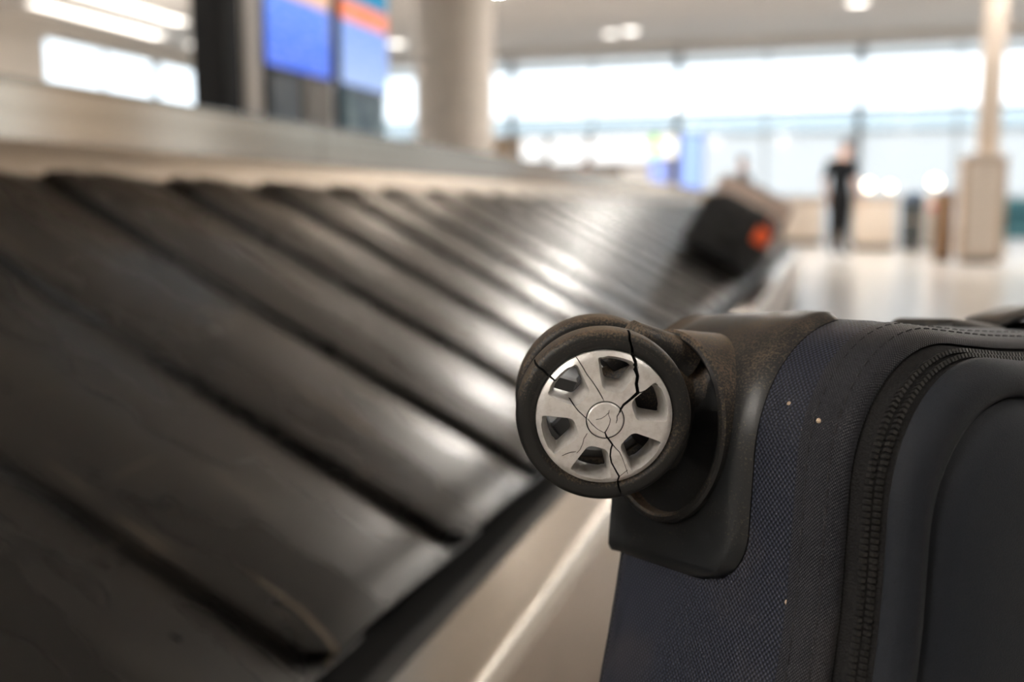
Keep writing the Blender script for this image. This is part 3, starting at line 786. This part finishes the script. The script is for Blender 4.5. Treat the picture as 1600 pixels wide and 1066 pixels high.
# stitching and zip teeth follow the ring; small repeated pieces joined into one part each
def ring_points(inset, rad, c, step):
    loop = [Vector(p) for p in rr(inset, rad, c)]; loop.append(loop[0]); out = []; acc = 0.
    for p, q in zip(loop, loop[1:]):
        d = (q - p).length
        while acc < d: out.append((p + (q - p) * (acc / d), (q - p).normalized())); acc += step
        acc -= d
    return out
def bits(name, rows, step, size, m):
    mb = MB()
    for inset, rad, c, ph in rows:
        pts = ring_points(inset, rad, c, step)
        for k, (p, tg) in enumerate(pts):
            nrm = Vector((tg.y * -1, tg.x, 0)); nrm.normalize()
            Mx = Matrix((( tg.x, nrm.x, 0, p.x), (tg.y, nrm.y, 0, p.y), (0, 0, 1, p.z), (0, 0, 0, 1)))
            Mx = Mx @ Matrix.Translation((ph * step, 0, 0)) @ Matrix.Rotation(-.45, 4, 'X')
            mb.box(-size[0] / 2, size[0] / 2, -size[1] / 2, size[1] / 2, -size[2] / 2, size[2] / 2, 0, 0, Mx)
    o = mb.build(name, m, case); o['kind'] = 'stuff'; return o
bits('zip_teeth', [(.0071, .046, .0985, 0), (.0084, .046, .1010, .5)], .0019, (.0011, .0014, .0024), mat('zip_nylon', (.020, .019, .018), .4))
bits('stitching', [(-.00078, .046, .0825, 0), (.00056, .046, .0895, .3)], .0048, (.0026, .0004, .0006), mat('stitch_thread', (.004, .004, .006), .7))

# corner guard that wraps the wheeled corner
LQ = RC * PI / 2
PC = [(-.0035, .0), (0, .0), (.004, .001), (.010, 0), (.05, -.002), (.09, 0)]
def inset_at(c):
    for (c0, i0), (c1, i1) in zip(PC, PC[1:]):
        if c <= c1: return i0 + (i1 - i0) * (c - c0) / (c1 - c0)
    return 0
def surf(q, c, off=0., ins=None):
    i = (inset_at(c) if ins is None else ins) - off
    if q < 0: return Vector((i, -RC + q, c))
    if q < LQ:
        t_ = q / RC; r = RC - i; return Vector((RC - r * math.cos(t_), -RC + r * math.sin(t_), c))
    return Vector((RC + q - LQ, -i, c))
rows = []
QB = -.0425; nq = 44
for k in range(nq + 1):
    f = k / nq; q = QB + (.0665 - QB) * (1 - (1 - f) ** 1.0)
    if k == 0: q = QB + 1e-5
    c1 = .0635
    if q < QB + .018: c1 = .0635 - .018 + math.sqrt(max(0, .018 ** 2 - (QB + .018 - q) ** 2))
    c0 = 0.
    tip = max(0, (q - .0605) / .006)
    row = []
    cmin = .0 + .052 * tip ** 2 if tip > 0 else 0
    cmax = c1 - .006 * tip ** 2
    TH = .0034
    row.append(surf(q, -.0035, 0, .020) if tip <= 0 else surf(q, cmin, -.001))
    row.append(surf(q, -.0035, TH, .004) if tip <= 0 else surf(q, cmin, TH * .6))
    ncol = 16
    for j in range(ncol + 1):
        g = j / ncol; c = cmin + (cmax - cmin) * g
        e = min(1, (cmax - c) / .003); off = TH * math.sqrt(max(0, 1 - (1 - e) ** 2)) * .75 + TH * .25
        if q - QB < .003: off *= .35 + .65 * math.sqrt(max(0, 1 - (1 - (q - QB) / .003) ** 2))
        if q > .0605: off *= max(.25, 1 - .5 * tip)
        row.append(surf(q, c, off))
    row.append(surf(q, cmax + .0003, -.0015))
    rows.append(row)
g = MB()
g.loft([[p + Vector((.0, 0, 0)) for p in [surf(QB - .0003, -.0035, 0, .02), surf(QB - .0003, -.0035, -.001, .004)] + [surf(QB - .0003, .0455 * j / 16, -.0015) for j in range(17)] + [surf(QB - .0003, .0458, -.0015)]]] + rows, False)
g.build('corner_guard', PLAST, case, 40)

# caster housing: hollow cup standing out of the guard
HB, HC, RB, RCc = -.0390, .0275, .0330, .0285
def ell(a, kb, n=56, sh=0.):
    return [(a, HB + (RB + kb) * math.sin(2 * PI * i / n), HC + (RCc + kb) * math.cos(2 * PI * i / n)) for i in range(n)]
h = MB().loft([ell(.030, .0), ell(.000, .0), ell(-.0040, -.0001), ell(-.0072, -.0002), ell(-.0081, -.0010), ell(-.0083, -.0022), ell(-.0078, -.0031), ell(-.005, -.0036), ell(.012, -.0050), ell(.0135, -.0080)], True, False, True)
h.build('caster_housing', PLASTD, case, 35)
# swivel neck and fork
A_ = Vector((-math.sin(YAW), math.cos(YAW), 0)) * math.cos(R(3)) + Vector((0, 0, 1)) * math.sin(R(3))
Xw = Vector((math.cos(YAW), math.sin(YAW), 0)); Zw = -A_; Yw = Zw.cross(Xw)
WC = Vector((-.0635, .2938, .6368))
WM = Matrix(((Xw.x, Yw.x, Zw.x, WC.x), (Xw.y, Yw.y, Zw.y, WC.y), (Xw.z, Yw.z, Zw.z, WC.z), (0, 0, 0, 1)))
WL = SMI @ WM                                      # wheel frame inside the suitcase frame: z points out of the wheel face
sw = MB().loft([ell(.013, -.009), ell(.004, -.009), ell(.001, -.0095), ell(0, -.011), ell(-.002, -.0125), ell(-.003, -.016)], True, True, True)
sw.build('swivel_disc', PLASTD, case, 35)
hub_l = WL @ Vector((0, 0, -.0185))
fk = MB()
fk.tube([Vector((.002, HB + .004, HC)), Vector((-.006, HB + .006, HC - .001)), hub_l + Vector((.012, .004, .004)), hub_l], [.021, .018, .013, .011], 20, flat=.62, up=Vector((0, 0, 1)))
fk.tube([Vector((-.001, HB + .021, HC + .004)), Vector((-.006, HB + .024, HC + .002)), hub_l + Vector((.010, .022, .004)), hub_l + Vector((.002, .012, 0))], [.007, .007, .006, .005], 12)
fk.lathe([(.001, -.0115), (.008, -.0115), (.008, -.0255), (.001, -.0255)], 28, WL)
fk.build('fork', PLASTD, case, 40)

# ---- wheels
RT, RM = .0270, .0222
def crk(pts):
    """polyline of (x, y, width) read in reference units -> wheel plane"""
    return [((x - 514) / 356 * RM, -(y - 580) / 342 * RM, w * .0000625) for x, y, w in pts]
CR = dict(
 main=[(617, 90, 13), (623, 140, 13), (634, 170, 14), (630, 205, 13), (642, 240, 14), (646, 275, 15), (660, 310, 17), (662, 345, 18), (670, 375, 17), (664, 410, 17), (672, 452, 19), (636, 482, 13), (602, 508, 12), (582, 540, 9)],
 main_tail=[(589, 528, 5), (570, 560, 5), (571, 575, 4), (566, 592, 2)],
 branch=[(664, 452, 7), (690, 450, 6), (722, 437, 4), (772, 417, 1.5)],
 left=[(140, 296, 11), (166, 316, 12), (190, 338, 11), (214, 352, 12), (236, 376, 12), (262, 393, 9), (290, 418, 6)],
 left2=[(325, 470, 3), (342, 492, 4), (362, 512, 5), (384, 538, 5), (404, 556, 5), (424, 574, 4)],
 left3=[(428, 572, 4), (450, 598, 4), (478, 622, 3), (512, 640, 2)],
 hair=[(358, 272, 2), (380, 298, 4), (402, 330, 5), (424, 366, 4), (450, 398, 4), (478, 438, 5), (496, 468, 5), (512, 498, 3)],
 low=[(512, 632, 5), (520, 656, 9), (532, 672, 9), (552, 700, 9), (545, 724, 8), (543, 758, 8), (550, 792, 8), (566, 820, 7), (578, 842, 8), (591, 864, 9), (586, 888, 9), (590, 915, 9), (600, 944, 9), (614, 966, 11), (626, 1000, 12)],
 lowcap=[(532, 530, 1.5), (528, 550, 2), (538, 574, 3), (534, 596, 3), (524, 618, 4), (511, 640, 6)],
 lowbr=[(549, 696, 5), (572, 722, 4), (588, 738, 4), (600, 762, 3), (616, 802, 2), (634, 852, 1)],
 lowbr2=[(590, 866, 2), (608, 852, 2), (632, 832, 1)],
 ll=[(428, 645, 2), (412, 672, 3), (406, 700, 3), (394, 728, 3), (378, 746, 1.5)],
 ll2=[(374, 738, 2), (350, 742, 4), (328, 750, 4), (306, 762, 1.5)],
 cap2=[(468, 574, 1.5), (492, 570, 2), (514, 556, 2), (530, 540, 1.5)])
def cutter(key, z0, z1):
    pts = [(Vector((x, y)), w) for x, y, w in crk(CR[key])]; Lf, Rt = [], []
    for i, (p, w) in enumerate(pts):
        tg = (pts[min(i + 1, len(pts) - 1)][0] - pts[max(i - 1, 0)][0]).normalized(); nn = Vector((-tg.y, tg.x)); w = max(w, 2.6 * .0000625)
        Lf.append(p + nn * w / 2); Rt.append(p - nn * w / 2)
    ring = Lf + Rt[::-1]
    mb = MB().loft([[(p.x, p.y, z) for p in ring] for z in (z0, z1)], True, False, False)
    n_ = len(pts)
    o_ = 0; m2 = 2 * n_
    for lv in (0, m2):
        for i in range(n_ - 1):
            mb.f.append((lv + i, lv + i + 1, lv + m2 - 2 - i, lv + m2 - 1 - i)); mb.m.append(0)
    return mb.build('cutter', CRACK, None)
def tyre_mesh(m):
    prof = [(RM - .0012, -.0118), (RM - .0010, -.0016), (RM + .0002, -.0006), (RM + .0008, -.0004), (RM + .0022, -.0007)]
    for k in range(7):
        a = PI / 2 * (1 - k / 6); prof.append((RT - .0026 + .0026 * math.cos(a), -.0034 + .0026 * math.sin(a)))
    prof += [(RT + .0002, -.0068)]
    for k in range(7):
        a = -PI / 2 * k / 6; prof.append((RT - .0024 + .0024 * math.cos(a), -.0100 + .0024 * math.sin(a)))
    prof += [(RM + .001, -.0124)]
    return MB().lathe(prof, 128, None, True)
def dome(r): return .0026 * (1 - (r / RM) ** 2) - .0002
def rim_prof():
    p = [(0.0, -.009), (RM - .002, -.009), (RM - .0012, -.008), (RM - .0011, -.0018), (RM - .0013, -.0008), (RM - .0019, -.0003)]
    for k in range(12): r = (RM - .0021) * (1 - (k + .5) / 12.5); p.append((r, dome(r)))
    p.append((0.0, dome(0)))
    return p
def solid_lathe(prof, seg):
    """closed solid whose profile starts and ends on the axis"""
    mb = MB(); inner = prof[1:-1]; n_ = len(inner); vs = []; fs = []
    for i in range(seg):
        a = 2 * PI * i / seg
        for r, z in inner: vs.append((r * math.cos(a), r * math.sin(a), z))
    vs += [(0, 0, prof[0][1]), (0, 0, prof[-1][1])]; b0 = seg * n_
    for i in range(seg):
        j = (i + 1) % seg
        for k in range(n_ - 1): fs.append((i * n_ + k, j * n_ + k, j * n_ + k + 1, i * n_ + k + 1))
        fs.append((b0, j * n_, i * n_)); fs.append((b0 + 1, i * n_ + n_ - 1, j * n_ + n_ - 1))
    return mb.add(vs, fs)
def window_cutter(ang):
    """tapered spoke opening; rounded trapezoid, wide at the face and narrower behind"""
    def outline(r0, r1, h0, h1, rad, z):
        # corners: inner +-h0 at r0, outer on arc r1 at +-h1
        c_ = [Vector((r0, -h0)), Vector((math.sqrt(r1 * r1 - h1 * h1), -h1)), Vector((math.sqrt(r1 * r1 - h1 * h1), h1)), Vector((r0, h0))]
        pts = []
        for i in range(4):
            p, q, s_ = c_[i - 1], c_[i], c_[(i + 1) % 4]
            u = (p - q).normalized(); w = (s_ - q).normalized()
            for k in range(5):
                t_ = k / 4; a_ = q + u * rad * (1 - t_) ** 2 + w * rad * t_ ** 2; pts.append(a_)
            if i == 1:
                for k in range(1, 8):
                    y = -h1 + rad + (2 * h1 - 2 * rad) * k / 8; pts.append(Vector((math.sqrt(r1 * r1 - y * y), y)))
        ca, sa = math.cos(ang), math.sin(ang)
        return [(p.x * ca - p.y * sa, p.x * sa + p.y * ca, z) for p in pts]
    k = RM
    lp = [outline(.385 * k, .915 * k, .155 * k, .335 * k, .10 * k, .004), outline(.41 * k, .895 * k, .135 * k, .315 * k, .08 * k, .0012),
          outline(.42 * k, .880 * k, .125 * k, .302 * k, .07 * k, .0004), outline(.485 * k, .80 * k, .100 * k, .240 * k, .05 * k, -.0052), outline(.49 * k, .795 * k, .098 * k, .237 * k, .05 * k, -.012)]
    return MB().loft(lp, True, True, True).build('cutter', SILV, None)
wheel = tyre_mesh(TYRE).build('wheel', TYRE, case, 40, WL)
wheel['label'] = 'cracked black rubber tyre of the front wheel'
rim = solid_lathe(rim_prof(), 128).build('rim', SILV, wheel, 30)
rim['label'] = 'cracked six-spoke silver rim'
cap = solid_lathe([(0, -.002), (.0053, -.002), (.00555, -.0015), (.00555, dome(.0055) + .0003), (.0052, dome(.005) + .0007), (.003, dome(.003) + .00085), (.001, dome(0) + .0009), (0, dome(0) + .0009)], 64).build('hub_cap', SILV, wheel, 30)
groove = solid_lathe([(0, .0055), (.0059, .0055), (.0059, dome(.0059) - .0012), (0, dome(.0059) - .0012)], 64).build('cutter', CRACK, None)
wins = [window_cutter(R(17 + 60 * i)) for i in range(6)]
cr_f = {k: cutter(k, -.0030, .0075) for k in CR}
cr_t = {k: cutter(k, -.0072, .0080) for k in ('main', 'left', 'low')}
bpy.context.view_layer.update()
# cutters are modelled in the wheel frame, so cut with everything at the origin
for o in (wheel, rim, cap): o['_m'] = 0
def cut_at_origin(o, cs):
    par = o.parent; ml = o.matrix_local.copy(); o.parent = None; o.matrix_world = Matrix.Identity(4)
    bpy.context.view_layer.update(); boolean(o, cs); o.parent = par; o.matrix_local = ml
    if '_m' in o: del o['_m']
    o.data.polygons.foreach_set('use_smooth', [True] * len(o.data.polygons)); o.data.set_sharp_from_angle(angle=R(32))
ml = wheel.matrix_local.copy()
cut_at_origin(wheel, list(cr_t.values())); wheel.matrix_local = ml
cut_at_origin(rim, wins + [groove] + [cr_f[k] for k in CR if k not in ('lowcap', 'cap2', 'left3', 'main_tail')])
cut_at_origin(cap, [cr_f[k] for k in ('main', 'main_tail', 'left3', 'low', 'lowcap', 'cap2')])
for o in wins + [groove] + list(cr_f.values()) + list(cr_t.values()): bpy.data.objects.remove(o)
# rear wheel of the pair
w2 = tyre_mesh(TYRE).build('wheel', TYRE, case, 40, WL @ Matrix.Translation((0, 0, -.0245)))
w2['label'] = 'dusty rear tyre of the wheel pair'
r2 = MB().lathe([(RM * .82, -.0105), (RM - .0013, -.0095), (RM - .0013, -.0030), (RM * .82, -.0020)], 64, None, True)
r2.lathe([(.0005, -.0105), (RM * .36, -.0100), (RM * .36, -.0035), (.0005, -.001)], 40)
for i in range(6):
    r2.box(RM * .3, RM * .86, -RM * .12, RM * .12, -.009, -.004, 0, 0, Matrix.Rotation(R(44 + 60 * i), 4, 'Z'))
r2.build('rim', mat('dark_inner_rim', (.05, .05, .05), .5), w2, 30)

# second caster set at the lower corner of the wheeled end
FLIP = Matrix.Translation((0, -WB, 0)) @ Matrix.Diagonal((1, -1, 1, 1))
for o in [q for q in case.children if q.name.split('.')[0] in ('corner_guard', 'caster_housing', 'swivel_disc', 'fork')]:
    c2 = o.copy(); C.objects.link(c2); c2.parent = case; c2.matrix_local = FLIP @ o.matrix_local
for dz in (0, -.0245):
    c2 = w2.copy(); C.objects.link(c2); c2.parent = case
    c2.matrix_local = FLIP @ WL @ Matrix.Translation((0, 0, dz)); c2['label'] = 'uncracked tyre of the lower wheel pair'
    for q in w2.children: c3 = q.copy(); C.objects.link(c3); c3.parent = c2
# side carry handle on top of the case, further back
hp = []
for i in range(25):
    f = i / 24; hp.append(Vector((.158 + .24 * f, .000 + .023 * math.sin(PI * f) ** .6, .034)))
MB().tube(hp, [.010] * 25, 14, flat=.34, up=Vector((0, 1, 0))).build('side_handle', PLAST, case, 50)
for a in (.158, .398):
    MB().box(a - .022, a + .022, -.003, .009, .014, .046, .004).build('handle_mount', PLAST, case, 40)
MB().box(.200, .356, -.002, .013, .008, .064, .006).build('handle_pad', NAVYS, case, 40)
# pebbles of dirt stuck to the fabric
for q, c in ((.0175, .072), (.0135, .084), (-.042, .079)):
    p = surf(q, c, .0002); r = .0009
    MB().lathe([(.0001, -r * .6), (r, 0), (r * .6, r * .5), (.0001, r * .7)], 8, Matrix.Translation(p) @ Matrix.Rotation(-PI / 2, 4, 'Y')).build('grit_speck', mat('grit', (.45, .34, .24), .8), case, 50)

# ================================================================== TROLLEY UNDER THE SUITCASE
tr_o = SM @ Vector((0, -WB, .055))
trolley = thing('luggage_trolley', 'low steel luggage trolley carrying the navy suitcase', 'trolley', (0, 0, 0))
def tl(a, b, c): return SM @ Vector((a, -WB + b, c))
def slab(a0, a1, b0, b1, c0, c1):
    vs = [tl(a, b, c) for a in (a0, a1) for b in (b0, b1) for c in (c0, c1)]
    return MB().add(vs, [(0, 1, 3, 2), (4, 6, 7, 5), (0, 4, 5, 1), (2, 3, 7, 6), (0, 2, 6, 4), (1, 5, 7, 3)])
slab(-.02, LA + .04, -.022, -.0015, -.06, .19).build('deck', STEEL_S, trolley)
for c in (-.04, .17):
    MB().tube([tl(-.02, -.034, c), tl(LA + .04, -.034, c)], .012, 12).build('side_rail', STEEL, trolley, 40)
for a in (.05, LA - .03):
    for c in (-.04, .17):
        p = tl(a, -.04, c); x = Vector((0, 0, 0))
        MB().tube([p, Vector((p.x, p.y, .075))], .010, 10).build('strut', STEEL, trolley, 40)
        wr_ = .05
        MB().lathe([(.02, -.014), (wr_ - .004, -.014), (wr_, -.009), (wr_, .009), (wr_ - .004, .014), (.02, .014)], 28, Matrix.Translation((p.x, p.y, wr_)) @ Matrix.Rotation(PI / 2, 4, 'X')).build('wheel', BLACKR, trolley, 40)
